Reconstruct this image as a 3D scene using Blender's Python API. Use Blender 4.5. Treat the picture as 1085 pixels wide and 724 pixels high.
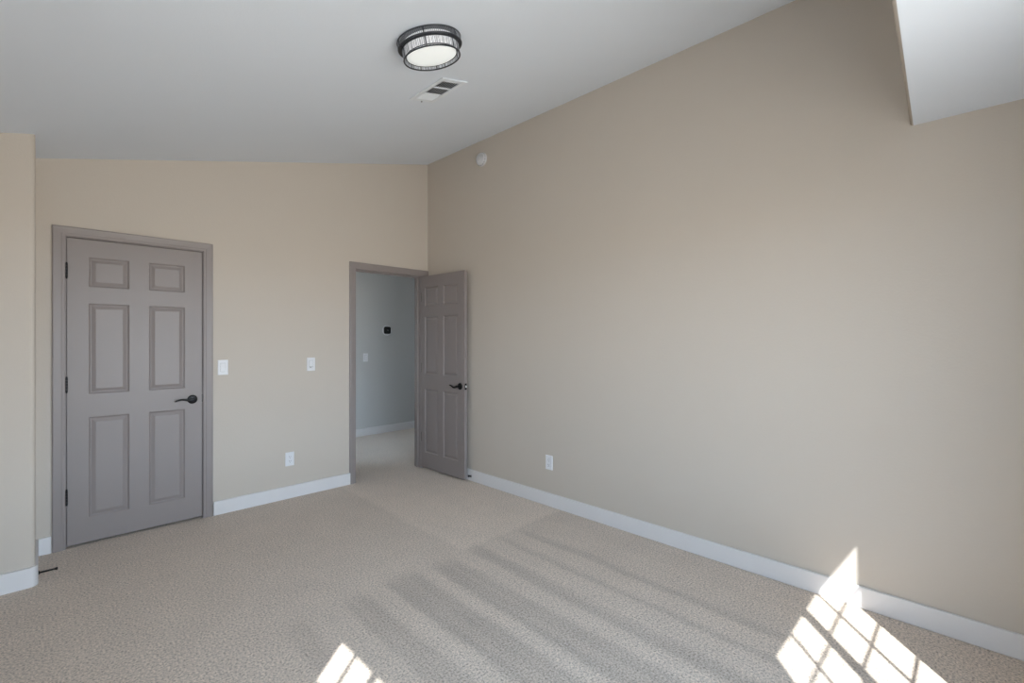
import bpy, bmesh, math, random
from mathutils import Vector, Matrix
random.seed(7)
for o in list(bpy.data.objects): bpy.data.objects.remove(o)
S = bpy.context.scene
COL = S.collection
PI = math.pi

# ------------------------------------------------------------------ camera, sky, sun, exposure
EYE = 1.377
cam = bpy.data.cameras.new('camera'); cam_o = bpy.data.objects.new('camera', cam); COL.objects.link(cam_o)
cam.sensor_width = 36.0
cam.lens = 36.0 * 498.2 / 1085
cam.shift_y = -2.2 / 1085
cam.clip_start = 0.02
cam_o.location = (0, 0, EYE)
cam_o.rotation_euler = (PI/2, 0, math.radians(44.757 - 90))
S.camera = cam_o

S.view_settings.view_transform = 'Standard'
S.view_settings.look = 'None'
S.view_settings.gamma = 1.0
S.view_settings.use_curve_mapping = False
S.view_settings.exposure = 0.36

SKY_HIGH = (0.38, 0.60, 0.92)
SKY_LOW = (1.12, 1.31, 1.55)
GROUND = (0.70, 0.675, 0.64)
SKY_STRENGTH = 14.5
SKY_SIDE = 0.36         # sideways brightness relative to the brightest direction
SKY_FOCUS = 3.0
GROUND_GAIN = 1.12
SUN_STRENGTH = 9.5
LAMP_GLOW = 0.29

world = bpy.data.worlds.new('world'); S.world = world
world.use_nodes = True
nt = world.node_tree; nt.nodes.clear()
wo = nt.nodes.new('ShaderNodeOutputWorld'); bg = nt.nodes.new('ShaderNodeBackground')
tc = nt.nodes.new('ShaderNodeTexCoord'); sp = nt.nodes.new('ShaderNodeSeparateXYZ')
mr = nt.nodes.new('ShaderNodeMapRange'); rp = nt.nodes.new('ShaderNodeValToRGB')
mr.inputs['From Min'].default_value = -1; mr.inputs['From Max'].default_value = 1
nt.links.new(tc.outputs['Generated'], sp.inputs[0]); nt.links.new(sp.outputs['Z'], mr.inputs['Value'])
nt.links.new(mr.outputs[0], rp.inputs[0]); nt.links.new(rp.outputs[0], bg.inputs['Color'])
nt.links.new(bg.outputs[0], wo.inputs[0])
e = rp.color_ramp.elements
e[0].position = 0.0; e[0].color = (*[c*GROUND_GAIN for c in GROUND], 1)
e[1].position = 1.0; e[1].color = (*SKY_HIGH, 1)
a = e.new(0.49); a.color = (*[c*GROUND_GAIN for c in GROUND], 1)
a = e.new(0.51); a.color = (*SKY_LOW, 1)
a = e.new(0.68); a.color = (0.62, 0.83, 1.08, 1)
# the sky and ground are brightest toward the open side that the front windows face (-y)
def wmath(op, a, b):
    n = nt.nodes.new('ShaderNodeMath'); n.operation = op
    for i, v in enumerate((a, b)):
        if isinstance(v, (int, float)): n.inputs[i].default_value = v
        else: nt.links.new(v, n.inputs[i])
    return n.outputs[0]
facing = wmath('POWER', wmath('MAXIMUM', wmath('MULTIPLY', sp.outputs['Y'], -1.0), 0.0), SKY_FOCUS)
nt.links.new(wmath('ADD', wmath('MULTIPLY', facing, SKY_STRENGTH*(1-SKY_SIDE)), SKY_STRENGTH*SKY_SIDE), bg.inputs['Strength'])

sun = bpy.data.lights.new('sun', 'SUN'); sun_o = bpy.data.objects.new('sun', sun); COL.objects.link(sun_o)
sun.energy = SUN_STRENGTH; sun.angle = math.radians(0.53); sun.color = (0.95, 0.98, 1.0)
SD = Vector((0.7604, 0.65, -1.147)).normalized()           # direction the sunlight travels
sun_o.rotation_euler = SD.to_track_quat('-Z', 'Y').to_euler()
sun_o.location = (-6, -5, 9)

def portal(name, loc, nrm, w, h):
    l = bpy.data.lights.new(name, 'AREA'); l.shape = 'RECTANGLE'; l.size = w; l.size_y = h
    l.cycles.is_portal = True
    o = bpy.data.objects.new(name, l); COL.objects.link(o); o.location = loc
    o.rotation_euler = Vector(nrm).to_track_quat('-Z', 'Z').to_euler()
    return o

# ------------------------------------------------------------------ main dimensions (metres)
XR = 2.985      # right wall face
XC = -0.010     # side face of the boxed-out chase at the far left
YB = 4.249      # back wall face
XL = -0.31      # left wall face
YF = -0.45      # front wall face (behind the camera)
T = 0.115       # partition thickness
def ceil_z(x): return 2.53 + 0.25 * x

portal('daylight_portal', (1.387, YF-0.13, 1.27), (0, 1, 0), 1.10, 1.74)
portal('daylight_portal', (0.46, YF-0.13, 1.27), (0, 1, 0), 0.56, 1.74)
portal('daylight_portal', (XL-0.13, 0.574, 1.59), (1, 0, 0), 0.74, 1.12)
portal('daylight_portal', (1.12, 5.70, 1.31), (1, 0, 0), 0.86, 1.74)

# ------------------------------------------------------------------ materials
def mat(name):
    m = bpy.data.materials.new(name); m.use_nodes = True
    return m, m.node_tree, m.node_tree.nodes['Principled BSDF']
def N(nt, t, **kw):
    n = nt.nodes.new(t)
    for k, v in kw.items():
        if k in n.inputs: n.inputs[k].default_value = v
        else: setattr(n, k, v)
    return n
def paint(name, col, rough=0.6, bump=0.12, scale=120, mottle=0.03, dist=0.002):
    m, nt, b = mat(name)
    b.inputs['Roughness'].default_value = rough
    tc = N(nt, 'ShaderNodeTexCoord')
    n1 = N(nt, 'ShaderNodeTexNoise', Scale=2.2, Detail=3.0)
    nt.links.new(tc.outputs['Object'], n1.inputs['Vector'])
    mx = N(nt, 'ShaderNodeMix', data_type='RGBA')
    mx.inputs[6].default_value = (*[c*(1-mottle) for c in col], 1)
    mx.inputs[7].default_value = (*[min(1, c*(1+mottle)) for c in col], 1)
    nt.links.new(n1.outputs['Fac'], mx.inputs[0]); nt.links.new(mx.outputs[2], b.inputs['Base Color'])
    if bump > 0:
        n2 = N(nt, 'ShaderNodeTexNoise', Scale=scale, Detail=2.0)
        nt.links.new(tc.outputs['Object'], n2.inputs['Vector'])
        bp = N(nt, 'ShaderNodeBump', Strength=bump, Distance=dist)
        nt.links.new(n2.outputs['Fac'], bp.inputs['Height']); nt.links.new(bp.outputs[0], b.inputs['Normal'])
    return m
M = {}
M['wall'] = paint('beige_wall_paint', (0.602, 0.5385, 0.470), 0.7, 0.30, 95, 0.015)
M['ceiling'] = paint('white_ceiling_paint', (0.79, 0.84, 0.91), 0.8, 0.25, 110, 0.01)
M['hall_wall'] = paint('pale_grey_wall_paint', (0.58, 0.58, 0.57), 0.7, 0.25, 95, 0.015)
M['trim'] = paint('white_trim_paint', (0.78, 0.76, 0.76), 0.4, 0.03, 60, 0.01)
M['door'] = paint('taupe_door_paint', (0.29, 0.252, 0.243), 0.42, 0.10, 140, 0.03, 0.001)
M['plastic'] = paint('white_plastic', (0.82, 0.82, 0.84), 0.35, 0.0)
M['dark_slot'] = paint('dark_slot', (0.03, 0.03, 0.035), 0.6, 0.0)
M['black'] = paint('black_metal', (0.007, 0.007, 0.008), 0.4, 0.05, 200)
M['black'].node_tree.nodes['Principled BSDF'].inputs['Metallic'].default_value = 0.4
M['wire_light'] = paint('brushed_steel_wire', (0.30, 0.31, 0.33), 0.35, 0.0)
M['wire_light'].node_tree.nodes['Principled BSDF'].inputs['Metallic'].default_value = 0.6
M['rubber'] = paint('black_rubber', (0.015, 0.015, 0.016), 0.8, 0.0)
M['vent_white'] = paint('white_vent_enamel', (0.82, 0.86, 0.91), 0.6, 0.0)
M['vent_dark'] = paint('painted_duct_shade', (0.05, 0.05, 0.055), 0.8, 0.0)
M['chrome'] = paint('satin_nickel', (0.75, 0.74, 0.72), 0.25, 0.0)
M['chrome'].node_tree.nodes['Principled BSDF'].inputs['Metallic'].default_value = 1.0
M['wire'] = paint('gunmetal_wire', (0.06, 0.065, 0.075), 0.35, 0.0)
M['wire'].node_tree.nodes['Principled BSDF'].inputs['Metallic'].default_value = 0.6
M['vinyl'] = paint('white_window_vinyl', (0.80, 0.81, 0.82), 0.4, 0.0)
M['patch'] = paint('touched_up_wall_paint', (0.545, 0.492, 0.412), 0.6, 0.1, 95, 0.01)
M['detector'] = paint('dull_white_plastic', (0.66, 0.66, 0.68), 0.5, 0.0)  # one even white, duller than the other plastic
M['screen'] = paint('black_glass_screen', (0.006, 0.006, 0.007), 0.12, 0.0)
M['bolt_shine'] = paint('whitish_bolt_shine', (0.85, 0.85, 0.84), 0.4, 0.0)  # whitish colour stands in for light reflected by the bolt
M['bolt_shine'].node_tree.nodes['Principled BSDF'].inputs['Metallic'].default_value = 0.2

m, nt, b = mat('clear_window_glass')
mo = [n for n in nt.nodes if n.type == 'OUTPUT_MATERIAL'][0]
nt.nodes.remove(b)
tr = N(nt, 'ShaderNodeBsdfTransparent', Color=(0.94, 0.96, 0.95, 1)); gl = N(nt, 'ShaderNodeBsdfGlossy', Roughness=0.02)
ms = N(nt, 'ShaderNodeMixShader', Fac=0.06)
nt.links.new(tr.outputs[0], ms.inputs[1]); nt.links.new(gl.outputs[0], ms.inputs[2]); nt.links.new(ms.outputs[0], mo.inputs[0])
M['glass'] = m

m, nt, b = mat('frosted_lamp_glass')
b.inputs['Base Color'].default_value = (0.9, 0.9, 0.9, 1); b.inputs['Roughness'].default_value = 0.35
b.inputs['Emission Color'].default_value = (0.93, 1.0, 0.96, 1); b.inputs['Emission Strength'].default_value = LAMP_GLOW
M['diffuser'] = m
m, nt, b = mat('lit_lamp_lining')
b.inputs['Base Color'].default_value = (0.8, 0.8, 0.82, 1); b.inputs['Roughness'].default_value = 0.5
b.inputs['Emission Color'].default_value = (0.95, 0.97, 1.0, 1); b.inputs['Emission Strength'].default_value = 0.30
M['lining'] = m

# carpet: cut pile with vacuum tracks
m, nt, b = mat('beige_cut_pile_carpet')
L = nt.links.new
b.inputs['Roughness'].default_value = 0.95
b.inputs['Sheen Weight'].default_value = 0.15
tc = N(nt, 'ShaderNodeTexCoord'); sp = N(nt, 'ShaderNodeSeparateXYZ'); L(tc.outputs['Object'], sp.inputs[0])
wob = N(nt, 'ShaderNodeTexNoise', Scale=1.5, Detail=5.0, Roughness=0.65); L(tc.outputs['Object'], wob.inputs['Vector'])
def math_(op, a, bb=None, clamp=False):
    n = N(nt, 'ShaderNodeMath', operation=op, use_clamp=clamp)
    for i, v in enumerate((a, bb)):
        if v is None: continue
        if isinstance(v, (int, float)): n.inputs[i].default_value = v
        else: L(v, n.inputs[i])
    return n.outputs[0]
def ramp(val, stops, interp='LINEAR'):
    n = N(nt, 'ShaderNodeValToRGB'); L(val, n.inputs[0]); r = n.color_ramp; r.interpolation = interp
    r.elements[0].position, v = stops[0]; r.elements[0].color = (v, v, v, 1)
    r.elements[1].position, v = stops[-1]; r.elements[1].color = (v, v, v, 1)
    for p, v in stops[1:-1]: el = r.elements.new(p); el.color = (v, v, v, 1)
    return n.outputs[0]
wv = math_('MULTIPLY', math_('SUBTRACT', wob.outputs['Fac'], 0.5), 0.09)
wob2 = N(nt, 'ShaderNodeTexNoise', Scale=26.0, Detail=2.0); L(tc.outputs['Object'], wob2.inputs['Vector'])
wv = math_('ADD', wv, math_('MULTIPLY', math_('SUBTRACT', wob2.outputs['Fac'], 0.5), 0.045))
mpg = N(nt, 'ShaderNodeMapping'); mpg.inputs['Scale'].default_value = (16.0, 0.9, 1.0); L(tc.outputs['Object'], mpg.inputs['Vector'])
streak = N(nt, 'ShaderNodeTexNoise', Scale=1.0, Detail=3.0); L(mpg.outputs[0], streak.inputs['Vector'])
skew = math_('MULTIPLY', math_('SUBTRACT', sp.outputs['Y'], 1.3), -0.02)
xs = math_('ADD', math_('ADD', sp.outputs['X'], wv), skew)
xn = math_('DIVIDE', xs, 3.0)
tracks = [(0.82, 0.90, .8), (1.12, 1.23, .9), (1.36, 1.55, 1.0), (1.655, 1.83, 1.0), (1.965, 2.055, .9), (2.235, 2.27, .65), (2.43, 2.475, .8)]
st = [(0.0, 0.0)]
for x0, x1, s in tracks:
    st += [((x0-.035)/3, 0.0), (x0/3, s), ((x1-.02)/3, s*0.85), ((x1+.02)/3, 0.0)]
st.append((1.0, 0.0))
st = [(max(0, min(1, p)), v) for p, v in st]
band = ramp(xn, st)
yn = math_('ADD', sp.outputs['Y'], math_('MULTIPLY', wv, 0.6))
ymask = N(nt, 'ShaderNodeMapRange', interpolation_type='SMOOTHSTEP'); L(yn, ymask.inputs['Value'])
ymask.inputs['From Min'].default_value = 2.44; ymask.inputs['From Max'].default_value = 2.24
# stripes on the left part of the floor begin nearer the viewer
xend = N(nt, 'ShaderNodeMapRange', interpolation_type='SMOOTHSTEP'); L(xs, xend.inputs['Value'])
xend.inputs['From Min'].default_value = 0.35; xend.inputs['From Max'].default_value = 1.2
bandv = math_('ADD', math_('MULTIPLY', band, math_('ADD', math_('MULTIPLY', streak.outputs['Fac'], 0.9), 0.55)), math_('MULTIPLY', math_('SUBTRACT', streak.outputs['Fac'], 0.45), 0.7))
dark = math_('MULTIPLY', math_('MULTIPLY', bandv, ymask.outputs[0]), xend.outputs[0])
# brushed zone by the open door: pile leans the other way
ax = N(nt, 'ShaderNodeMapRange', interpolation_type='SMOOTHSTEP'); L(xs, ax.inputs['Value'])
ax.inputs['From Min'].default_value = 1.90; ax.inputs['From Max'].default_value = 1.96
ay = N(nt, 'ShaderNodeMapRange', interpolation_type='SMOOTHSTEP'); L(yn, ay.inputs['Value'])
ay.inputs['From Min'].default_value = 2.36; ay.inputs['From Max'].default_value = 2.42
light = math_('MULTIPLY', ax.outputs[0], ay.outputs[0])
blot = N(nt, 'ShaderNodeTexNoise', Scale=5.0, Detail=3.0); L(tc.outputs['Object'], blot.inputs['Vector'])
shade = math_('ADD', math_('ADD', math_('SUBTRACT', 1.0, math_('MULTIPLY', dark, 0.22)), math_('MULTIPLY', light, 0.12)),
              math_('MULTIPLY', math_('SUBTRACT', blot.outputs['Fac'], 0.5), 0.16))
tuft = N(nt, 'ShaderNodeTexNoise', Scale=105.0, Detail=2.5, Roughness=0.7); L(tc.outputs['Object'], tuft.inputs['Vector'])
tuft2 = N(nt, 'ShaderNodeTexVoronoi', Scale=230.0); L(tc.outputs['Object'], tuft2.inputs['Vector'])
tr_ = ramp(tuft.outputs['Fac'], [(0.30, 0.36), (0.42, 0.76), (0.52, 1.0), (0.68, 1.28)])
tv = math_('SUBTRACT', 1.10, math_('MULTIPLY', tuft2.outputs['Distance'], 0.28))
val = math_('MULTIPLY', math_('MULTIPLY', tr_, tv), shade)
vm = N(nt, 'ShaderNodeVectorMath', operation='SCALE'); vm.inputs[0].default_value = (0.695, 0.577, 0.478)
L(val, vm.inputs['Scale']); L(vm.outputs[0], b.inputs['Base Color'])
bp = N(nt, 'ShaderNodeBump', Strength=0.8, Distance=0.004); L(tuft.outputs['Fac'], bp.inputs['Height']); L(bp.outputs[0], b.inputs['Normal'])
M['carpet'] = m

# ------------------------------------------------------------------ helpers
def tag(o, label=None, cat=None, group=None, kind=None):
    if label: o['label'] = label
    if cat: o['category'] = cat
    if group: o['group'] = group
    if kind: o['kind'] = kind
    return o
def empty(name, loc=(0, 0, 0), rot=(0, 0, 0)):
    o = bpy.data.objects.new(name, None); COL.objects.link(o); o.location = loc; o.rotation_euler = rot
    o.empty_display_size = 0.1
    return o
def build(name, bm, material, parent=None, bevel=0, smooth=False, seg=2):
    bmesh.ops.recalc_face_normals(bm, faces=bm.faces)
    me = bpy.data.meshes.new(name); bm.to_mesh(me); bm.free()
    me.materials.append(material)
    o = bpy.data.objects.new(name, me); COL.objects.link(o)
    if parent: o.parent = parent
    if smooth:
        for p in me.polygons: p.use_smooth = True
    if bevel:
        md = o.modifiers.new('bevel', 'BEVEL'); md.width = bevel; md.segments = seg; md.limit_method = 'ANGLE'
    return o
def box(bm, x0, x1, y0, y1, z0, z1):
    vs = [bm.verts.new((x, y, z)) for x in (x0, x1) for y in (y0, y1) for z in (z0, z1)]
    for f in ((0,1,3,2),(4,6,7,5),(0,4,5,1),(2,3,7,6),(0,2,6,4),(1,5,7,3)): bm.faces.new([vs[i] for i in f])
def prism_x(bm, x0, x1, y0, y1, z0, t0, t1):      # box whose top follows x: t0 at x0, t1 at x1
    b_ = [bm.verts.new(p) for p in ((x0,y0,z0),(x1,y0,z0),(x1,y1,z0),(x0,y1,z0),(x0,y0,t0),(x1,y0,t1),(x1,y1,t1),(x0,y1,t0))]
    for f in ((0,3,2,1),(4,5,6,7),(0,1,5,4),(1,2,6,5),(2,3,7,6),(3,0,4,7)): bm.faces.new([b_[i] for i in f])
def tube(bm, pts, radii, seg=12, cap=True, flat=1.0, up=(0,0,1)):
    rings = []
    n = len(pts); pts = [Vector(p) for p in pts]
    for i, p in enumerate(pts):
        d = (pts[min(i+1, n-1)] - pts[max(i-1, 0)]).normalized()
        u = Vector(up); u = (u - d*u.dot(d))
        if u.length < 1e-4: u = Vector((1,0,0)) - d*d.x
        u.normalize(); v = d.cross(u)
        r = radii[i] if isinstance(radii, (list, tuple)) else radii
        rings.append([bm.verts.new(p + (u*math.cos(2*PI*k/seg) + v*math.sin(2*PI*k/seg)*flat)*r) for k in range(seg)])
    for a_, b_ in zip(rings, rings[1:]):
        for k in range(seg): bm.faces.new((a_[k], a_[(k+1)%seg], b_[(k+1)%seg], b_[k]))
    if cap: bm.faces.new(rings[0][::-1]); bm.faces.new(rings[-1])
def lathe(bm, prof, seg=48, axis='Z'):            # prof: (radius, height)
    rings = []
    for r, h in prof:
        ring = []
        if r < 1e-6:
            p = (0, 0, h); ring = [bm.verts.new(p)]
        else:
            ring = [bm.verts.new((r*math.cos(2*PI*k/seg), r*math.sin(2*PI*k/seg), h)) for k in range(seg)]
        rings.append(ring)
    for a_, b_ in zip(rings, rings[1:]):
        for k in range(seg):
            k2 = (k+1) % seg
            if len(a_) == 1 and len(b_) == 1: continue
            if len(a_) == 1: bm.faces.new((a_[0], b_[k2], b_[k]))
            elif len(b_) == 1: bm.faces.new((a_[k], a_[k2], b_[0]))
            else: bm.faces.new((a_[k], a_[k2], b_[k2], b_[k]))
def torus(bm, R, r, z, seg=72, ms=8, cz=1.0):
    rings = []
    for i in range(seg):
        t = 2*PI*i/seg
        rings.append([bm.verts.new(((R+r*math.cos(2*PI*j/ms))*math.cos(t), (R+r*math.cos(2*PI*j/ms))*math.sin(t), z+r*cz*math.sin(2*PI*j/ms))) for j in range(ms)])
    for i in range(seg):
        a_, b_ = rings[i], rings[(i+1) % seg]
        for j in range(ms): bm.faces.new((a_[j], b_[j], b_[(j+1)%ms], a_[(j+1)%ms]))
def struct(name, bm, m, label, cat, parent=None, bevel=0, seg=2):
    o = build(name, bm, m, parent, bevel, seg=seg)
    return tag(o, label, cat, kind='structure')
def BM(): return bmesh.new()

# ------------------------------------------------------------------ the room shell
bm = BM(); box(bm, -0.5, 5.0, -0.62, 6.5, -0.12, 0.0)
struct('floor', bm, M['carpet'], 'beige cut-pile carpet with vacuum tracks covering the whole floor', 'floor')

# sloped ceiling slab (3:12 pitch, rises towards the right wall)
bm = BM()
xa, xb = XL-0.15, XR+0.15
v = [bm.verts.new(p) for p in ((xa, YF-.17, ceil_z(xa)), (xb, YF-.17, ceil_z(xb)), (xb, YB+T, ceil_z(xb)), (xa, YB+T, ceil_z(xa)),
     (xa, YF-.17, ceil_z(xa)+.12), (xb, YF-.17, ceil_z(xb)+.12), (xb, YB+T, ceil_z(xb)+.12), (xa, YB+T, ceil_z(xa)+.12))]
for f in ((0,1,2,3),(7,6,5,4),(0,4,5,1),(1,5,6,2),(2,6,7,3),(3,7,4,0)): bm.faces.new([v[i] for i in f])
struct('ceiling', bm, M['ceiling'], 'white vaulted ceiling sloping up toward the long right wall', 'ceiling')

# dropped flat ceiling over the window end
SZ = 2.414
def soff_y(x): return 0.190 + (x - 1.848) * (0.045/1.137)
bm = BM()
x0, x1 = XL, XR
R_ = 0.012
# header face painted like the wall, with rounded corner bead
prof = [(0.0, 0.0)]
ring0, ring1 = [], []
pts = [(-0.10, ceil_z(x0)+.02), ] 
def header_profile(x):
    y = soff_y(x); top = ceil_z(x) + 0.02
    p = [(y-0.10, top), (y, top), (y, SZ+R_)]
    for k in range(1, 7):
        t = k/6*PI/2
        p.append((y-R_+R_*math.cos(t), SZ+R_-R_*math.sin(t)))
    p.append((y-0.10, SZ))
    return [bm.verts.new((x, a_, b_)) for a_, b_ in p]
A_, B_ = header_profile(x0), header_profile(x1)
for k in range(len(A_)):
    k2 = (k+1) % len(A_); bm.faces.new((A_[k], A_[k2], B_[k2], B_[k]))
bm.faces.new(A_[::-1]); bm.faces.new(B_)
tr1 = struct('trim_1', bm, M['wall'], 'beige header face with rounded corner above the dropped ceiling edge', 'header')
for p in tr1.data.polygons: p.use_smooth = len(p.vertices) == 4 and p.area < 0.05
bm = BM()
ya, yb = soff_y(x0)-R_, soff_y(x1)-R_
v = [bm.verts.new(p) for p in ((x0, YF, SZ-.0015), (x1, YF, SZ-.0015), (x1, yb, SZ-.0015), (x0, ya, SZ-.0015),
     (x0, YF, SZ+.02), (x1, YF, SZ+.02), (x1, yb-.0, SZ+.02), (x0, ya-.0, SZ+.02))]
for f in ((0,1,2,3),(7,6,5,4),(0,4,5,1),(1,5,6,2),(2,6,7,3),(3,7,4,0)): bm.faces.new([v[i] for i in f])
struct('ceiling', bm, M['ceiling'], 'flat white dropped ceiling at the upper right above the window end', 'ceiling')

# walls ------------------------------------------------------------
D1 = (0.131, 0.895, 2.052)         # opening of the closed door: x0, x1, top
D2 = (2.152, 2.893, 2.052)         # opening of the doorway
bm = BM()
def bw(x0, x1, z0=0.0, z1=None):
    if z1 is None: prism_x(bm, x0, x1, YB, YB+T, z0, ceil_z(x0)+.02, ceil_z(x1)+.02)
    else: box(bm, x0, x1, YB, YB+T, z0, z1)
J = 0.018                          # jamb thickness
bw(XL-.15, D1[0]-J); bw(D1[0]-J, D1[1]+J, D1[2]+J); bw(D1[1]+J, D2[0]-J); bw(D2[0]-J, D2[1]+J, D2[2]+J); bw(D2[1]+J, XR+.15)
struct('wall_back', bm, M['wall'], 'beige back wall holding the closed door and the open doorway', 'wall')

bm = BM(); v = BM
prism_x(bm, XR, XR+.15, YF-.17, YB, 0, ceil_z(XR)+.02, ceil_z(XR)+.02)
struct('wall_right', bm, M['wall'], 'long beige right wall under the high side of the vaulted ceiling', 'wall')

# left wall with its window opening; the projecting chase with rounded corner stands at its far end
WL = (0.22, 0.952, 1.05, 2.135)   # y0, y1, z0, z1
bm = BM(); zt = ceil_z(XL)+.02
def lw(y0, y1, z0, z1): box(bm, XL-.10, XL, y0, y1, z0, z1)
lw(YF-.17, WL[0], 0, zt); lw(WL[0], WL[1], 0, WL[2]); lw(WL[0], WL[1], WL[3], zt); lw(WL[1], YB, 0, zt)
struct('wall_left', bm, M['wall'], 'beige left wall with the second window, beside the camera', 'wall')
bm = BM(); prism_x(bm, XL, XC, 3.75, YB, 0, ceil_z(XL)+.02, ceil_z(XC)+.02)
# round the outer vertical corner
ed = [e_ for e_ in bm.edges if all(abs(v_.co.x-XC) < 1e-5 and abs(v_.co.y-3.75) < 1e-5 for v_ in e_.verts)]
bmesh.ops.bevel(bm, geom=ed, offset=0.022, segments=6, affect='EDGES', profile=0.5)
struct('wall_chase', bm, M['wall'], 'beige boxed-out wall section with rounded corner at the far left', 'wall')

# front wall (behind the camera) with its window opening
WF = (0.832, 1.935, 0.42, 2.118)
WG = (0.20, 0.72, 0.42, 2.118)   # unseen second window, added to brighten the back wall   # x0, x1, z0, z1
bm = BM()
def fw(x0, x1, z0, z1=None):
    if z1 is None: prism_x(bm, x0, x1, YF-.10, YF, z0, ceil_z(x0)+.02, ceil_z(x1)+.02)
    else: box(bm, x0, x1, YF-.10, YF, z0, z1)
fw(XL-.15, WG[0], 0); fw(WG[0], WG[1], 0, WG[2]); fw(WG[0], WG[1], WG[3]); fw(WG[1], WF[0], 0); fw(WF[0], WF[1], 0, WF[2]); fw(WF[0], WF[1], WF[3]); fw(WF[1], XR+.15, 0)
struct('wall_front', bm, M['wall'], 'beige wall behind the camera with the window that throws the sun patch', 'wall')

# hallway beyond the open door
HX0, HX1, HY = 1.30, 4.75, 6.235
bm = BM(); box(bm, HX0-.15, HX1+.15, HY, HY+.15, 0, 2.46)
struct('wall_hall', bm, M['hall_wall'], 'grey hallway wall seen through the open doorway', 'wall')
bm = BM(); box(bm, HX1, HX1+.15, YB+T, HY, 0, 2.46)
struct('wall_hall_right', bm, M['hall_wall'], 'end wall of the hallway, right side', 'wall')
bm = BM()
WH = (5.25, 6.15, 0.42, 2.20)  # opening of an unseen window added to light the hallway from the left
def hw(y0, y1, z0, z1): box(bm, HX0-.15, HX0, y0, y1, z0, z1)
hw(YB+T, WH[0], 0, 2.46); hw(WH[0], WH[1], 0, WH[2]); hw(WH[0], WH[1], WH[3], 2.46); hw(WH[1], HY, 0, 2.46)
struct('wall_hall_left', bm, M['hall_wall'], 'end wall of the hallway with its added window, left side', 'wall')
bm = BM(); box(bm, XR+.15, HX1+.15, YB, YB+T, 0, 2.46); struct('wall_hall_near', bm, M['hall_wall'], 'hallway wall on the bedroom side', 'wall')
bm = BM(); box(bm, HX0-.15, HX1+.15, YB+T, HY+.15, 2.44, 2.56)
struct('ceiling_hall', bm, M['ceiling'], 'flat white hallway ceiling', 'ceiling')
# unseen closet box, added to keep hallway light off door gap and jamb
bm = BM(); box(bm, -0.2, 2.12, 5.0, 5.1, 0, 2.46); box(bm, -0.3, -0.2, YB+T, 5.1, 0, 2.46)
box(bm, 2.02, 2.12, YB+T, 5.0, 0, 2.46); box(bm, -0.2, 2.02, YB+T, 5.0, 2.40, 2.46)
struct('wall_closet_light_block', bm, M['wall'], 'added unseen closet walls that block hallway light behind the closed door', 'wall')

# baseboards -------------------------------------------------------
BH, BT, BC = 0.108, 0.020, 0.012
def board(name, x0, x1, y0, y1, label):
    bm = BM(); box(bm, x0, x1, y0, y1, 0, BH)
    return struct(name, bm, M['trim'], label, 'baseboard', bevel=0.004)
CW = 0.066                         # casing width
board('baseboard_right', XR-BT, XR, YF+BT, YB-BT, 'long white baseboard along the right wall')
board('baseboard_back', D1[1]+CW+.004, D2[0]-CW+.004, YB-BT, YB, 'white baseboard between the closed door and the doorway')
board('baseboard_back', XC+BC, D1[0]-CW-.004, YB-BT, YB, 'short white baseboard left of the closed door')
bm = BM()
prof = [(XL, 3.75-BT), (XC-0.022, 3.75-BT)]
for k in range(1, 9):
    t = -PI/2 + k/8*PI/2
    prof.append((XC-0.022+(0.022+BC)*math.cos(t), 3.772+(0.022+BT)*math.sin(t)))
prof += [(XC+BC, YB-BT), (XC, YB-BT), (XC, 3.772), (XC-0.022, 3.75), (XL, 3.75)]
lo = [bm.verts.new((a_, b_, 0)) for a_, b_ in prof]; hi = [bm.verts.new((a_, b_, BH)) for a_, b_ in prof]
for k in range(len(prof)):
    k2 = (k+1) % len(prof); bm.faces.new((lo[k], lo[k2], hi[k2], hi[k]))
bm.faces.new(lo[::-1]); bm.faces.new(hi)
struct('baseboard_chase', bm, M['trim'], 'white baseboard wrapping the rounded corner at the far left', 'baseboard')
board('baseboard_left', XL, XL+BT, YF+BT, 3.75-BT, 'white baseboard along the left wall')
board('baseboard_front', XL, XR, YF, YF+BT, 'white baseboard under the front window')
board('baseboard_hall', HX0, HX1, HY-BT, HY, 'white baseboard along the hallway wall seen through the doorway')

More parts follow.
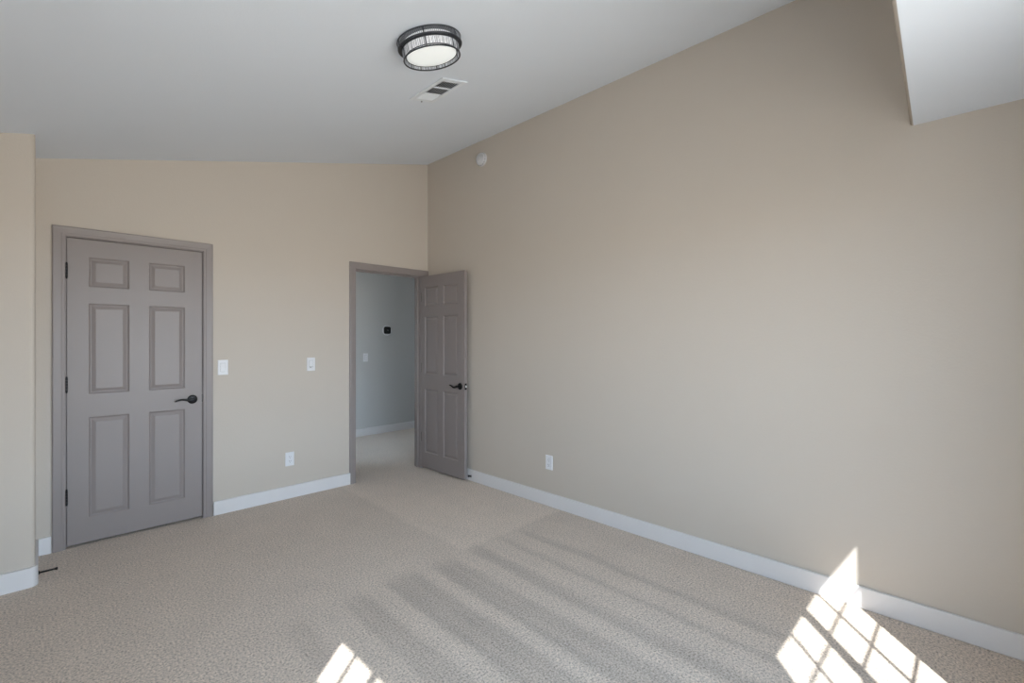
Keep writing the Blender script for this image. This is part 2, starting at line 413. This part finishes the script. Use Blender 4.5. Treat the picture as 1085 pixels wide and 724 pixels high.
# door casings and jambs --------------------------------------------
def casing(name, x0, x1, ztop, xr_out, label):
    root = empty(name, ((x0+x1)/2, YB, 0)); tag(root, label, 'door frame', kind='structure')
    cx = (x0+x1)/2
    rev = 0.004
    # profiled casing: cross-section (distance outward from the opening, thickness)
    def leg_profile(w): return [(rev, 0.0), (rev, 0.010), (rev+.004, .0125), (rev+.016, .0125), (rev+.020, .0145), (w-.016, .0165), (w-.006, .018), (w, .016), (w, 0.0)]
    xl_o, xr_o, zt_o = x0-CW, xr_out, ztop+CW
    for side in (-1, 1):
        bm = BM(); w = CW if side < 0 else xr_out - x1
        xe = x0 if side < 0 else x1
        pr = leg_profile(w)
        b0 = [bm.verts.new((xe+side*d-cx, -t, 0.0)) for d, t in pr]
        b1 = [bm.verts.new((xe+side*d-cx, -t, ztop+min(d, 1)*(CW/w if w else 1))) for d, t in pr]
        for k in range(len(pr)):
            k2 = (k+1) % len(pr); bm.faces.new((b0[k], b0[k2], b1[k2], b1[k]))
        bm.faces.new(b0[::-1]); bm.faces.new(b1)
        build('side_casing', bm, M['door'], root)
    bm = BM(); prL = leg_profile(CW); wr = xr_out-x1
    b0 = [bm.verts.new((x0-d-cx, -t, ztop+d)) for d, t in prL]
    b1 = [bm.verts.new((x1+d*wr/CW-cx, -t, ztop+d)) for d, t in prL]
    for k in range(len(prL)):
        k2 = (k+1) % len(prL); bm.faces.new((b0[k], b0[k2], b1[k2], b1[k]))
    bm.faces.new(b0[::-1]); bm.faces.new(b1)
    build('head_casing', bm, M['door'], root)
    bm = BM()
    box(bm, x0-J-cx, x0-cx, -.001, T+.001, 0, ztop+J); box(bm, x1-cx, x1+J-cx, -.001, T+.001, 0, ztop+J)
    box(bm, x0-cx, x1-cx, -.001, T+.001, ztop, ztop+J)
    build('jamb', bm, M['door'], root)
    bm = BM()
    box(bm, x0-cx, x0+.011-cx, .042, .078, 0, ztop-.011); box(bm, x1-.011-cx, x1-cx, .042, .078, 0, ztop-.011)
    box(bm, x0-cx, x1-cx, .042, .078, ztop-.011, ztop)
    build('stop_moulding', bm, M['door'], root)
    return root
casing('trim_2', D1[0], D1[1], D1[2], D1[1]+CW, 'taupe door casing around the closed door on the left')
c2 = casing('trim_3', D2[0], D2[1], D2[2], XR-.001, 'taupe door casing around the open doorway in the corner')
bm = BM(); cx = (D2[0]+D2[1])/2
box(bm, D2[0]-cx, D2[0]-cx+.0025, .004, .032, 0.885, 0.945)
o = build('strike_plate', bm, M['black'], c2, 0.001); tag(o, 'small black strike plate')
bm = BM(); box(bm, D2[0]-cx+.002, D2[0]-cx+.0035, .012, .024, 0.900, 0.930); build('latch_hole', bm, M['dark_slot'], o)

# six-panel doors ---------------------------------------------------
def slab_mesh(w, zb, zt, th, panels):
    """local: x 0..w, front face at y=0, back at y=th. panels list of (x0,x1,z0,z1)"""
    bm = BM()
    xs = sorted({0, w} | {p[0] for p in panels} | {p[1] for p in panels})
    zs = sorted({zb, zt} | {p[2] for p in panels} | {p[3] for p in panels})
    for sgn, y0 in ((1, 0.0), (-1, th)):
        def V(x, z, d): return bm.verts.new((x, y0+sgn*d, z))
        for i in range(len(xs)-1):
            for j in range(len(zs)-1):
                xa, xb, za, zb_ = xs[i], xs[i+1], zs[j], zs[j+1]
                mx_, mz = (xa+xb)/2, (za+zb_)/2
                if any(p[0] < mx_ < p[1] and p[2] < mz < p[3] for p in panels): continue
                bm.faces.new([V(xa, za, 0), V(xb, za, 0), V(xb, zb_, 0), V(xa, zb_, 0)])
        prof = [(0, 0), (.002, .001), (.010, .0090), (.015, .0095), (.018, .0085), (.034, .0020), (.037, .0012), (.040, .0012)]
        for (xa, xb, za, zb_) in panels:
            prev = None
            for ins, dep in prof:
                r = [V(xa+ins, za+ins, dep), V(xb-ins, za+ins, dep), V(xb-ins, zb_-ins, dep), V(xa+ins, zb_-ins, dep)]
                if prev:
                    for k in range(4): bm.faces.new((prev[k], prev[(k+1)%4], r[(k+1)%4], r[k]))
                prev = r
            bm.faces.new(prev)
    for a_, b_ in zip(xs, xs[1:]):
        for z in (zb, zt): bm.faces.new([bm.verts.new(p) for p in ((a_,0,z),(b_,0,z),(b_,th,z),(a_,th,z))])
    for a_, b_ in zip(zs, zs[1:]):
        for x in (0, w): bm.faces.new([bm.verts.new(p) for p in ((x,0,a_),(x,0,b_),(x,th,b_),(x,th,a_))])
    bmesh.ops.remove_doubles(bm, verts=bm.verts, dist=1e-5)
    return bm
def panel_rows(x_pairs):
    rows = ((0.178, 0.853), (1.008, 1.620), (1.730, 1.931))
    return [(a_, b_, z0, z1) for z0, z1 in rows for a_, b_ in x_pairs]

def lever(parent, x, z, y0, sgn, dirx, pts, depth=0.045, name='door_handle'):
    """sgn: -1 = lever stands out toward -y; dirx: direction the lever points"""
    h = empty(name, (x, y0, z)); h.parent = parent
    tag(h, 'black lever handle')
    bm = BM()
    lathe(bm, [(0, 0), (.033, 0), (.033, .004), (.031, .007), (.026, .0095), (.018, .0105), (.0, .011)], 40)
    for v_ in bm.verts: v_.co = Vector((v_.co.x, sgn*v_.co.z, v_.co.y))
    build('rosette', bm, M['black'], h, smooth=True)
    bm = BM()
    tube(bm, [(0, sgn*.009, 0), (0, sgn*(depth-.012), 0), (0, sgn*(depth-.004), 0)], [.0115, .010, .010], 20)
    build('neck', bm, M['black'], h, smooth=True)
    bm = BM()
    P = [(dirx*a_, sgn*(depth+c_), b_) for a_, b_, c_ in pts]
    rr = [0.0085, 0.0125, 0.0135, 0.0115, 0.009, 0.0075, 0.007, 0.0065, 0.004][:len(P)]
    tube(bm, P, rr, 14, flat=0.6)
    o = build('lever', bm, M['black'], h, smooth=True)
    md = o.modifiers.new('sub', 'SUBSURF'); md.levels = 1; md.render_levels = 2
    return h
WAVE = [(-.014, .001, 0), (-.006, .001, 0), (.006, 0, 0), (.022, -.001, .0), (.040, .001, .002), (.062, .006, .003), (.085, .006, .003), (.106, -.001, .001), (.118, -.007, 0)]
WAVE2 = [(-.014, 0, 0), (-.006, 0, 0), (.006, 0, 0), (.022, -.006, 0), (.040, -.011, .002), (.060, -.007, .003), (.080, .005, .003), (.100, .009, .001), (.116, .006, 0)]

def hinge(parent, x, y, z, lx=1, leaf_dir='x'):
    h = empty('hinge', (x, y, z)); h.parent = parent
    tag(h, 'black hinge')
    bm = BM()
    for k in range(5):
        tube(bm, [(0, 0, -.048+k*.0194), (0, 0, -.048+k*.0194+.0184)], .0062, 14)
    build('knuckle', bm, M['black'], h, smooth=False)
    bm = BM()
    for s in (-1, 1): tube(bm, [(0, 0, s*.048), (0, 0, s*.053), (0, 0, s*.055)], [.0045, .0045, .002], 12)
    build('pin', bm, M['black'], h)
    bm = BM(); box(bm, -.0015, .0015, 0, .030, -.048, .048)
    build('leaf', bm, M['black'], h)
    return h

# door 1: closed
W1 = D1[1]-D1[0]-.007
d1 = empty('door_1', (D1[0]+.0035, YB+.003, 0)); tag(d1, 'closed taupe six-panel door in the left of the back wall', 'door', kind='structure')
ox = D1[0]+.0035
pn = panel_rows([(0.241-ox, 0.456-ox), (0.565-ox, 0.783-ox)])
bm = slab_mesh(W1, 0.016, D1[2]-.004, .035, pn)
build('door_slab', bm, M['door'], d1)
lever(d1, 0.829-ox, 0.921, 0, -1, -1, WAVE)
for z in (1.83, 1.078, 0.338): hinge(d1, -.002, -.0085, z)
bm = BM(); box(bm, W1-.0005, W1+.003, -.004, .012, .897, .955)
o = build('strike_plate', bm, M['black'], d1, .001); tag(o, 'small black strike plate at the casing')

# door 2: open into the room, about parallel to the right wall
W2 = 0.702
d2 = empty('door_2', (2.894, 4.234, 0), (0, 0, -PI/2 + math.atan2(.014, .70))); tag(d2, 'open taupe six-panel door swung against the right wall', 'door', kind='structure')
# local x -> world -y ; local y -> world +x
def loc(y): return 4.234 - y
pn = panel_rows([(0.058, 0.283), (0.372, 0.607)])
bm = slab_mesh(W2, 0.016, D2[2]-.004, .033, pn)
build('door_slab', bm, M['door'], d2)
lever(d2, W2-.064, 0.918, 0, -1, -1, WAVE2)
h2 = lever(d2, W2-.044, 0.918, .033, 1, -1, WAVE2, depth=.026)
bm = BM(); box(bm, W2-.001, W2+.0018, .004, .029, .888, .948)
o = build('latch_plate', bm, M['black'], d2, .001); tag(o, 'black latch plate on the door edge')
bm = BM(); box(bm, W2+.001, W2+.010, .010, .023, .908, .929)
o2 = build('latch_bolt', bm, M['bolt_shine'], o, .003); tag(o2, 'metal latch bolt, its shine painted whitish')
for z in (1.83, 1.078, 0.338):
    h_ = hinge(d2, -.006, .008, z)

# windows (behind and beside the camera) -----------------------------
def window(name, width, z0, z1, loc, rotz, label, offs=(0.0, 0.0), sash2=0.015):
    """local x along wall, y=0 glass plane, +y = room side"""
    root = empty(name, loc, (0, 0, rotz)); tag(root, label, 'window', kind='structure')
    fr = 0.038
    bars = [z for z in (1.79, 1.525, 1.25, .975, .70) if z > z0+.1]
    bm = BM()
    box(bm, 0, fr, -.045, .03, z0, z1); box(bm, width-fr, width, -.045, .03, z0, z1)
    box(bm, fr, width-fr, -.045, .03, z0, z0+fr); box(bm, fr, width-fr, -.045, .03, z1-fr+.012, z1)
    build('window_frame', bm, M['vinyl'], root, .003)
    mid = width/2 - .008
    for i, (a_, b_, yo) in enumerate(((fr, mid+.02, -sash2), (mid-.02, width-fr, 0.0))):
        bm = BM(); s = 0.012; ml = .030
        la, lb = (s, ml) if i == 0 else (ml, s)
        box(bm, a_, a_+la, yo-.012, yo+.012, z0+fr, z1-fr+.012); box(bm, b_-lb, b_, yo-.012, yo+.012, z0+fr, z1-fr+.012)
        box(bm, a_+la, b_-lb, yo-.012, yo+.012, z0+fr, z0+fr+.02); box(bm, a_+la, b_-lb, yo-.012, yo+.012, z1-fr, z1-fr+.012)
        sash = build('sash', bm, M['vinyl'], root, .002)
        bm = BM(); xa_, xb_ = a_+la, b_-lb; c = (xa_+xb_)/2
        box(bm, c-.009, c+.009, yo-.004, yo+.004, z0+fr+.02, z1-fr)
        for z in bars:
            box(bm, xa_, c-.009, yo-.004, yo+.004, z-.009, z+.009); box(bm, c+.009, xb_, yo-.004, yo+.004, z-.009, z+.009)
        build('muntin_grid', bm, M['vinyl'], sash)
        bm = BM(); v4 = [bm.verts.new(p) for p in ((xa_, yo-.009, z0+fr+.02), (xb_, yo-.009, z0+fr+.02), (xb_, yo-.009, z1-fr), (xa_, yo-.009, z1-fr))]
        bm.faces.new(v4)
        build('pane', bm, M['glass'], sash)
    bm = BM(); box(bm, 0.002, width-.002, .03, .085, z0, z0+.018)
    build('window_sill', bm, M['trim'], root, .003)
    return root
GF = YF-.073      # glass plane of the front window
window('window_1', WF[1]-WF[0], WF[2], WF[3], (WF[0], GF, 0), 0, 'white gridded sliding window in the wall behind the camera')
GL = XL-.075
window('added_window_4', WG[1]-WG[0], WG[2], WG[3], (WG[0], GF, 0), 0, 'added unseen gridded window behind the camera, brightens the back wall')
window('window_2', WL[1]-WL[0], WL[2], WL[3], (GL, WL[1], 0), -PI/2, 'white gridded sliding window in the left wall')
window('added_window_3', WH[1]-WH[0], WH[2], WH[3], (HX0-.075, WH[1], 0), -PI/2, 'added unseen gridded window that lights the hallway from the left')

# ------------------------------------------------------------------ ceiling light
slope = math.atan(0.25)
cl = empty('ceiling_light', (1.372, 1.945, ceil_z(1.372)), (PI, slope, 0))
# local +z points away from the ceiling into the room
cl.rotation_euler = (Matrix.Rotation(-slope, 3, 'Y') @ Matrix.Rotation(PI, 3, 'X')).to_euler()
tag(cl, 'round black wire drum flush-mount ceiling light with glowing white diffuser', 'ceiling light')
bm = BM(); lathe(bm, [(0, 0.0005), (.142, .0005), (.144, .002), (.142, .005), (0, .005)], 64)
build('canopy', bm, M['wire'], cl, smooth=False)
R1, R2 = 0.158, 0.141
bm = BM(); lathe(bm, [(.126, .010), (.130, .012), (.130, .074), (.126, .074)], 64)
build('shade_lining', bm, M['lining'], cl, smooth=True)
bm = BM(); torus(bm, R1, .0032, .008); torus(bm, R1, .0030, .037); torus(bm, R2, .0025, .042); torus(bm, R2, .0035, .088)
lathe(bm, [(R1-.002, .0375), (R2-.003, .0415), (R2-.003, .0425), (R1-.002, .0390)], 72)
for k in range(10):          # short spokes tie the two rings together
    t = 2*PI*k/10+.3
    tube(bm, [(R1*math.cos(t), R1*math.sin(t), .037), (R2*math.cos(t), R2*math.sin(t), .042)], .0022, 6)
for k in range(6):
    t = 2*PI*k/6+.3
    for rr, z0, z1, w in ((R1, .009, .037, .0035), (R2, .042, .088, .0022)):
        tube(bm, [(rr*math.cos(t), rr*math.sin(t), z0), (rr*math.cos(t), rr*math.sin(t), z1)], w, 6)
build('ring_frame', bm, M['wire'], cl, smooth=True)
bm = BM()
for k in range(110):
    t = 2*PI*k/110; r = R1
    tube(bm, [(r*math.cos(t), r*math.sin(t), .009), (r*math.cos(t), r*math.sin(t), .037)], .0012, 5)
o = build('wire_band', bm, M['wire_light'], cl); tag(o, 'upper band of close upright wires')
bm = BM()
for k in range(120):
    t = 2*PI*(k+random.uniform(-.3, .3))/120; t2 = t+random.uniform(-.03, .03)
    tube(bm, [(R2*math.cos(t), R2*math.sin(t), .042), (R2*math.cos(t2), R2*math.sin(t2), .088)], .0012, 5)
o = build('wire_band', bm, M['wire_light'], cl); tag(o, 'lower band of slightly uneven upright wires')
bm = BM(); lathe(bm, [(.1255, .068), (.1255, .074), (.120, .0775), (.09, .0795), (.05, .0805), (0, .081)], 64)
build('diffuser', bm, M['diffuser'], cl, smooth=True)
bm = BM(); torus(bm, .1275, .0030, .074); build('diffuser_ring', bm, M['wire'], cl, smooth=True)

# ------------------------------------------------------------------ ceiling vent (three-way register)
vx, vy = 1.814, 2.474
cv = empty('ceiling_vent', (vx, vy, ceil_z(vx)))
cv.rotation_euler = (Matrix.Rotation(-slope, 3, 'Y') @ Matrix.Rotation(PI, 3, 'X')).to_euler()
# local: x along slope, y -> world -y, z into the room
tag(cv, 'white rectangular louvered air vent in the sloped ceiling beside the light', 'air vent')
XO, YO = .100, .182
banks = [(-.139+vy-2.474, -.052, 'd'), (-.036, .051, 'd'), (.066, .147, 'l')]   # in world-y order from near
banks_loc = [(-(b_), -(a_), k_) for a_, b_, k_ in banks]
XI = .068
bm = BM()
def fbox(x0, x1, y0, y1): box(bm, x0, x1, y0, y1, 0.0005, .006)
fbox(-XO, -XI, -YO, YO); fbox(XI, XO, -YO, YO)
ys = [-YO] + [v_ for b_ in sorted(banks_loc) for v_ in b_[:2]] + [YO]
for i in range(0, len(ys), 2): fbox(-XI, XI, ys[i], ys[i+1])
build('vent_frame', bm, M['vent_white'], cv, .002)
bm = BM(); box(bm, -XO, XO, YO-.010, YO, .0055, .010); build('raised_lip', bm, M['vent_white'], cv, .002)
bm = BM(); box(bm, -XI, XI, -.15, .145, 0.0003, .0006); build('duct_shade_sheet', bm, M['vent_dark'], cv)  # dark sheet stands in for the shade inside the duct
for y0, y1, k_ in banks_loc:
    bm = BM()
    if k_ == 'd':
        n = 8
        for i in range(n):
            x = -XI + (i+.5)*2*XI/n
            vs = [bm.verts.new(p) for p in ((x+.0030, y0, .0008), (x-.0006, y0, .0055), (x-.0006, y1, .0055), (x+.0030, y1, .0008),
                  (x+.0038, y0, .0008), (x+.0002, y0, .0055), (x+.0002, y1, .0055), (x+.0038, y1, .0008))]
            for f in ((0,1,2,3),(7,6,5,4),(0,4,5,1),(1,5,6,2),(2,6,7,3),(3,7,4,0)): bm.faces.new([vs[q] for q in f])
        o = build('louver_bank', bm, M['vent_grey'] if 'vent_grey' in M else M['vent_white'], cv)
    else:
        n = 7
        for i in range(n):
            y = y0 + (i+.5)*(y1-y0)/n
            vs = [bm.verts.new(p) for p in ((-XI, y-.0062, .0052), (XI, y-.0062, .0052), (XI, y+.0055, .0010), (-XI, y+.0055, .0010),
                  (-XI, y-.0062, .0060), (XI, y-.0062, .0060), (XI, y+.0055, .0018), (-XI, y+.0055, .0018))]
            for f in ((0,1,2,3),(7,6,5,4),(0,4,5,1),(1,5,6,2),(2,6,7,3),(3,7,4,0)): bm.faces.new([vs[q] for q in f])
        o = build('louver_bank', bm, M['vent_white'], cv)
bm = BM(); box(bm, -.004, .004, -YO-.002, -YO+.004, .005, .012); build('damper_lever', bm, M['wire_light'], cv, .001)

# ------------------------------------------------------------------ smoke detector on the right wall
sd = empty('smoke_detector', (XR, 3.358, 3.092), (0, -PI/2, 0))   # local z -> world -x
sd.scale = (.92, .92, .92)
tag(sd, 'round white smoke detector high on the right wall near the ceiling', 'smoke detector')
bm = BM(); lathe(bm, [(0, 0), (.070, 0), (.070, .008), (.066, .010), (0, .010)], 48); build('base_plate', bm, M['detector'], sd, smooth=False)
bm = BM(); lathe(bm, [(.064, .010), (.064, .026), (.058, .036), (.044, .040), (.040, .037), (.030, .037), (.026, .041), (0, .042)], 48)
build('cover', bm, M['detector'], sd, smooth=True)
bm = BM()
for k in range(14):
    t = 2*PI*k/14
    c, s = math.cos(t), math.sin(t)
    vs = []
    for dr, dt in ((0, -.008), (0, .008)):
        pass
    tube(bm, [(.0642*math.cos(t-.12), .0642*math.sin(t-.12), .020), (.0645*c, .0645*s, .020), (.0642*math.cos(t+.12), .0642*math.sin(t+.12), .020)], .0022, 6)
build('vent_slots', bm, M['dark_slot'], sd)
bm = BM(); lathe(bm, [(0, 0), (.009, 0), (.009, .002), (0, .0025)], 20)
for v_ in bm.verts: v_.co += Vector((.012, .046, .0355))
build('test_button', bm, M['plastic'], sd)

# ------------------------------------------------------------------ switches and outlets
def plate(bm, w=.072, h=.118, d=.006):
    # local: x across, z up, y=0 wall, room towards -y
    a_, b_ = w/2, h/2
    lo = [(-a_, 0, -b_), (a_, 0, -b_), (a_, 0, b_), (-a_, 0, b_)]
    i_ = .005
    mid = [(x, -d*.55, z) for x, _, z in lo]
    top = [((a_-i_)*(1 if x > 0 else -1), -d, (b_-i_)*(1 if z > 0 else -1)) for x, _, z in lo]
    R3 = [[bm.verts.new(p) for p in r] for r in (lo, mid, top)]
    for p, q in zip(R3, R3[1:]):
        for k in range(4): bm.faces.new((p[k], p[(k+1)%4], q[(k+1)%4], q[k]))
    bm.faces.new(R3[0]); bm.faces.new(R3[2])
def screws(root, zs, y=-.006):
    for z in zs:
        bm = BM(); lathe(bm, [(.0030, 0), (.0030, .0008), (0, .0012)], 12)
        for v_ in bm.verts: v_.co = Vector((v_.co.x, y-v_.co.z, v_.co.y+z))
        build('screw', bm, M['plastic'], root)
def rocker_switch(loc_, rotz, label, dimmer=False, group=None):
    r = empty('light_switch', loc_, (0, 0, rotz)); tag(r, label, 'light switch', group)
    bm = BM(); plate(bm); build('cover_plate', bm, M['plastic'], r)
    bm = BM(); box(bm, -.0172, .0172, -.0064, -.0058, -.0340, .0340); build('switch_gap', bm, M['dark_slot'], r)
    bm = BM()
    if dimmer:
        box(bm, -.0162, .0162, -.0085, -.006, -.020, .0330)
        build('paddle', bm, M['plastic'], r, .001)
        bm = BM(); box(bm, -.0162, .0162, -.0080, -.006, -.0330, -.0215); s = build('dimmer_track', bm, M['plastic'], r, .0008)
        bm = BM(); box(bm, -.010, .002, -.0086, -.0078, -.0295, -.0250); o = build('dimmer_slider', bm, M['dark_slot'], s)
        tag(o, 'dark slider slot')
    else:
        vs = [bm.verts.new(p) for p in ((-.0162, -.006, -.033), (.0162, -.006, -.033), (.0162, -.006, .033), (-.0162, -.006, .033),
              (-.0162, -.0105, -.033), (.0162, -.0105, -.033), (.0162, -.0068, 0), (-.0162, -.0068, 0), (-.0162, -.0085, .033), (.0162, -.0085, .033))]
        for f in ((0,1,2,3),(4,7,6,5),(7,8,9,6),(0,4,5,1),(3,2,9,8),(0,3,8,7,4),(1,5,6,9,2)): bm.faces.new([vs[q] for q in f])
        build('paddle', bm, M['plastic'], r)
    screws(r, (-.048, .048))
    return r
rocker_switch((1.032, YB, 1.155), 0, 'white rocker light switch beside the closed door casing')
rocker_switch((1.724, YB, 1.155), 0, 'white dimmer light switch between the two doors, nearer the doorway', dimmer=True)
rocker_switch((3.307, HY, 1.118), 0, 'white light switch on the hallway wall seen through the doorway')

def outlet(loc_, rotz, label, kind='duplex'):
    r = empty('wall_outlet', loc_, (0, 0, rotz)); tag(r, label, 'outlet')
    bm = BM(); plate(bm); build('cover_plate', bm, M['plastic'], r)
    if kind == 'duplex':
        for zc in (.0195, -.0195):
            bm = BM(); lathe(bm, [(.0172, 0), (.0172, .0022), (.0165, .003), (0, .003)], 32)
            for v_ in bm.verts:
                v_.co = Vector((v_.co.x, -.0055-v_.co.z, max(-.0135, min(.0135, v_.co.y))+zc))
            f_ = build('receptacle', bm, M['plastic'], r)
            bm = BM()
            for dx, hh in ((-.0065, .0045), (.0065, .0038)): box(bm, dx-.0011, dx+.0011, -.0090, -.0083, zc+.003-hh, zc+.003+hh)
            tube(bm, [(0, -.0083, zc-.0085), (0, -.0090, zc-.0085)], .0024, 12)
            build('socket_slots', bm, M['dark_slot'], f_)
        screws(r, (0,))
    else:
        bm = BM(); box(bm, -.0170, .0170, -.0063, -.0058, -.0340, .0340); build('insert_gap', bm, M['dark_slot'], r)
        bm = BM(); box(bm, -.0162, .0162, -.0085, -.006, -.0330, .0330); f_ = build('receptacle', bm, M['plastic'], r, .001)
        bm = BM()
        for zc in (.018, -.018):
            for dx, hh in ((-.0065, .0045), (.0065, .0038)): box(bm, dx-.0011, dx+.0011, -.0090, -.0083, zc+.002-hh, zc+.002+hh)
            tube(bm, [(0, -.0083, zc-.0085), (0, -.0090, zc-.0085)], .0024, 12)
        build('socket_slots', bm, M['dark_slot'], f_)
        screws(r, (-.048, .048))
    return r
outlet((1.541, YB, 0.338), 0, 'white duplex wall outlet low on the back wall between the doors')
outlet((XR, 2.525, 0.357), -PI/2, 'white wall outlet low on the long right wall', 'square')

# thermostat in the hallway
th = empty('thermostat', (3.648, HY, 1.512)); tag(th, 'black rounded-square thermostat on a round white plate on the hallway wall', 'thermostat')
bm = BM(); lathe(bm, [(0, 0), (.078, 0), (.078, .004), (.074, .007), (0, .007)], 48)
for v_ in bm.verts: v_.co = Vector((v_.co.x, -v_.co.z, v_.co.y))
build('wall_plate', bm, M['plastic'], th)
def rounded_square(bm, a_, r, y0, y1):
    pts = []
    for cx_, cz_, t0 in ((a_-r, a_-r, 0), (-(a_-r), a_-r, 90), (-(a_-r), -(a_-r), 180), (a_-r, -(a_-r), 270)):
        for k in range(7):
            t = math.radians(t0+15*k); pts.append((cx_+r*math.cos(t), cz_+r*math.sin(t)))
    f0 = [bm.verts.new((x, y0, z)) for x, z in pts]; f1 = [bm.verts.new((x, y1, z)) for x, z in pts]
    for k in range(len(pts)): bm.faces.new((f0[k], f0[(k+1)%len(pts)], f1[(k+1)%len(pts)], f1[k]))
    bm.faces.new(f0); bm.faces.new(f1)
bm = BM(); rounded_square(bm, .053, .024, -.007, -.027); body = build('body', bm, M['black'], th, .002)
bm = BM(); rounded_square(bm, .048, .020, -.027, -.0285); build('screen', bm, M['screen'], th)
bm = BM()
m, nt, b = mat('dim_screen_digits'); b.inputs['Base Color'].default_value = (.1, .1, .1, 1)
b.inputs['Emission Color'].default_value = (.7, .75, .8, 1); b.inputs['Emission Strength'].default_value = .25
M['digits'] = m
for x0 in (-.012, .003):       # faint display bars
    box(bm, x0, x0+.008, -.0290, -.0286, -.007, -.005); box(bm, x0, x0+.008, -.0290, -.0286, -.001, .001)
    box(bm, x0, x0+.008, -.0290, -.0286, .005, .007); box(bm, x0+.006, x0+.008, -.0290, -.0286, -.005, .005)
build('display', bm, M['digits'], th)

# spring door stops ---------------------------------------------------
def door_stop(p0, p1, label, tip_len=.012, r=.0045, base_r=.011, turns=16):
    p0, p1 = Vector(p0), Vector(p1); d = (p1-p0); Ln = d.length; d.normalize()
    r0 = empty('door_stop', p0, d.to_track_quat('Z', 'X').to_euler()); tag(r0, label, 'door stop')
    bm = BM(); lathe(bm, [(0, 0), (base_r, 0), (base_r, .003), (base_r*.6, .007), (0, .008)], 20); build('base', bm, M['black'], r0)
    bm = BM(); pts = []
    sl = Ln-tip_len-.006
    for i in range(turns*10+1):
        t = 2*PI*i/10; pts.append((r*math.cos(t), r*math.sin(t), .005+sl*i/(turns*10)))
    tube(bm, pts, sl/turns*.42, 6); build('spring', bm, M['black'], r0, smooth=True)
    bm = BM(); lathe(bm, [(0, Ln-tip_len-.002), (r*1.5, Ln-tip_len), (r*1.7, Ln-.002), (r*1.2, Ln), (0, Ln)], 16); build('rubber_tip', bm, M['rubber'], r0)
door_stop((XC+BC, 3.792, .050), (.082, 3.792, .050), 'black spring door stop sticking out of the left corner baseboard')
door_stop((XR-BT, 3.495, .048), (2.950, 3.526, .046), 'short black door stop on the right baseboard by the open door', tip_len=.008, r=.0065, base_r=.011, turns=5)

# faint painted-over round plate on the right wall
bm = BM(); lathe(bm, [(0, 0), (.042, 0), (.042, .0005), (.040, .0009), (0, .0009)], 40)
for v_ in bm.verts: v_.co = Vector((-v_.co.z, v_.co.x, v_.co.y))
o = build('wall_patch', bm, M['wall']); o.location = (XR, 1.454, 2.088)
tag(o, 'faint round painted-over disc high on the middle of the right wall', 'wall patch')
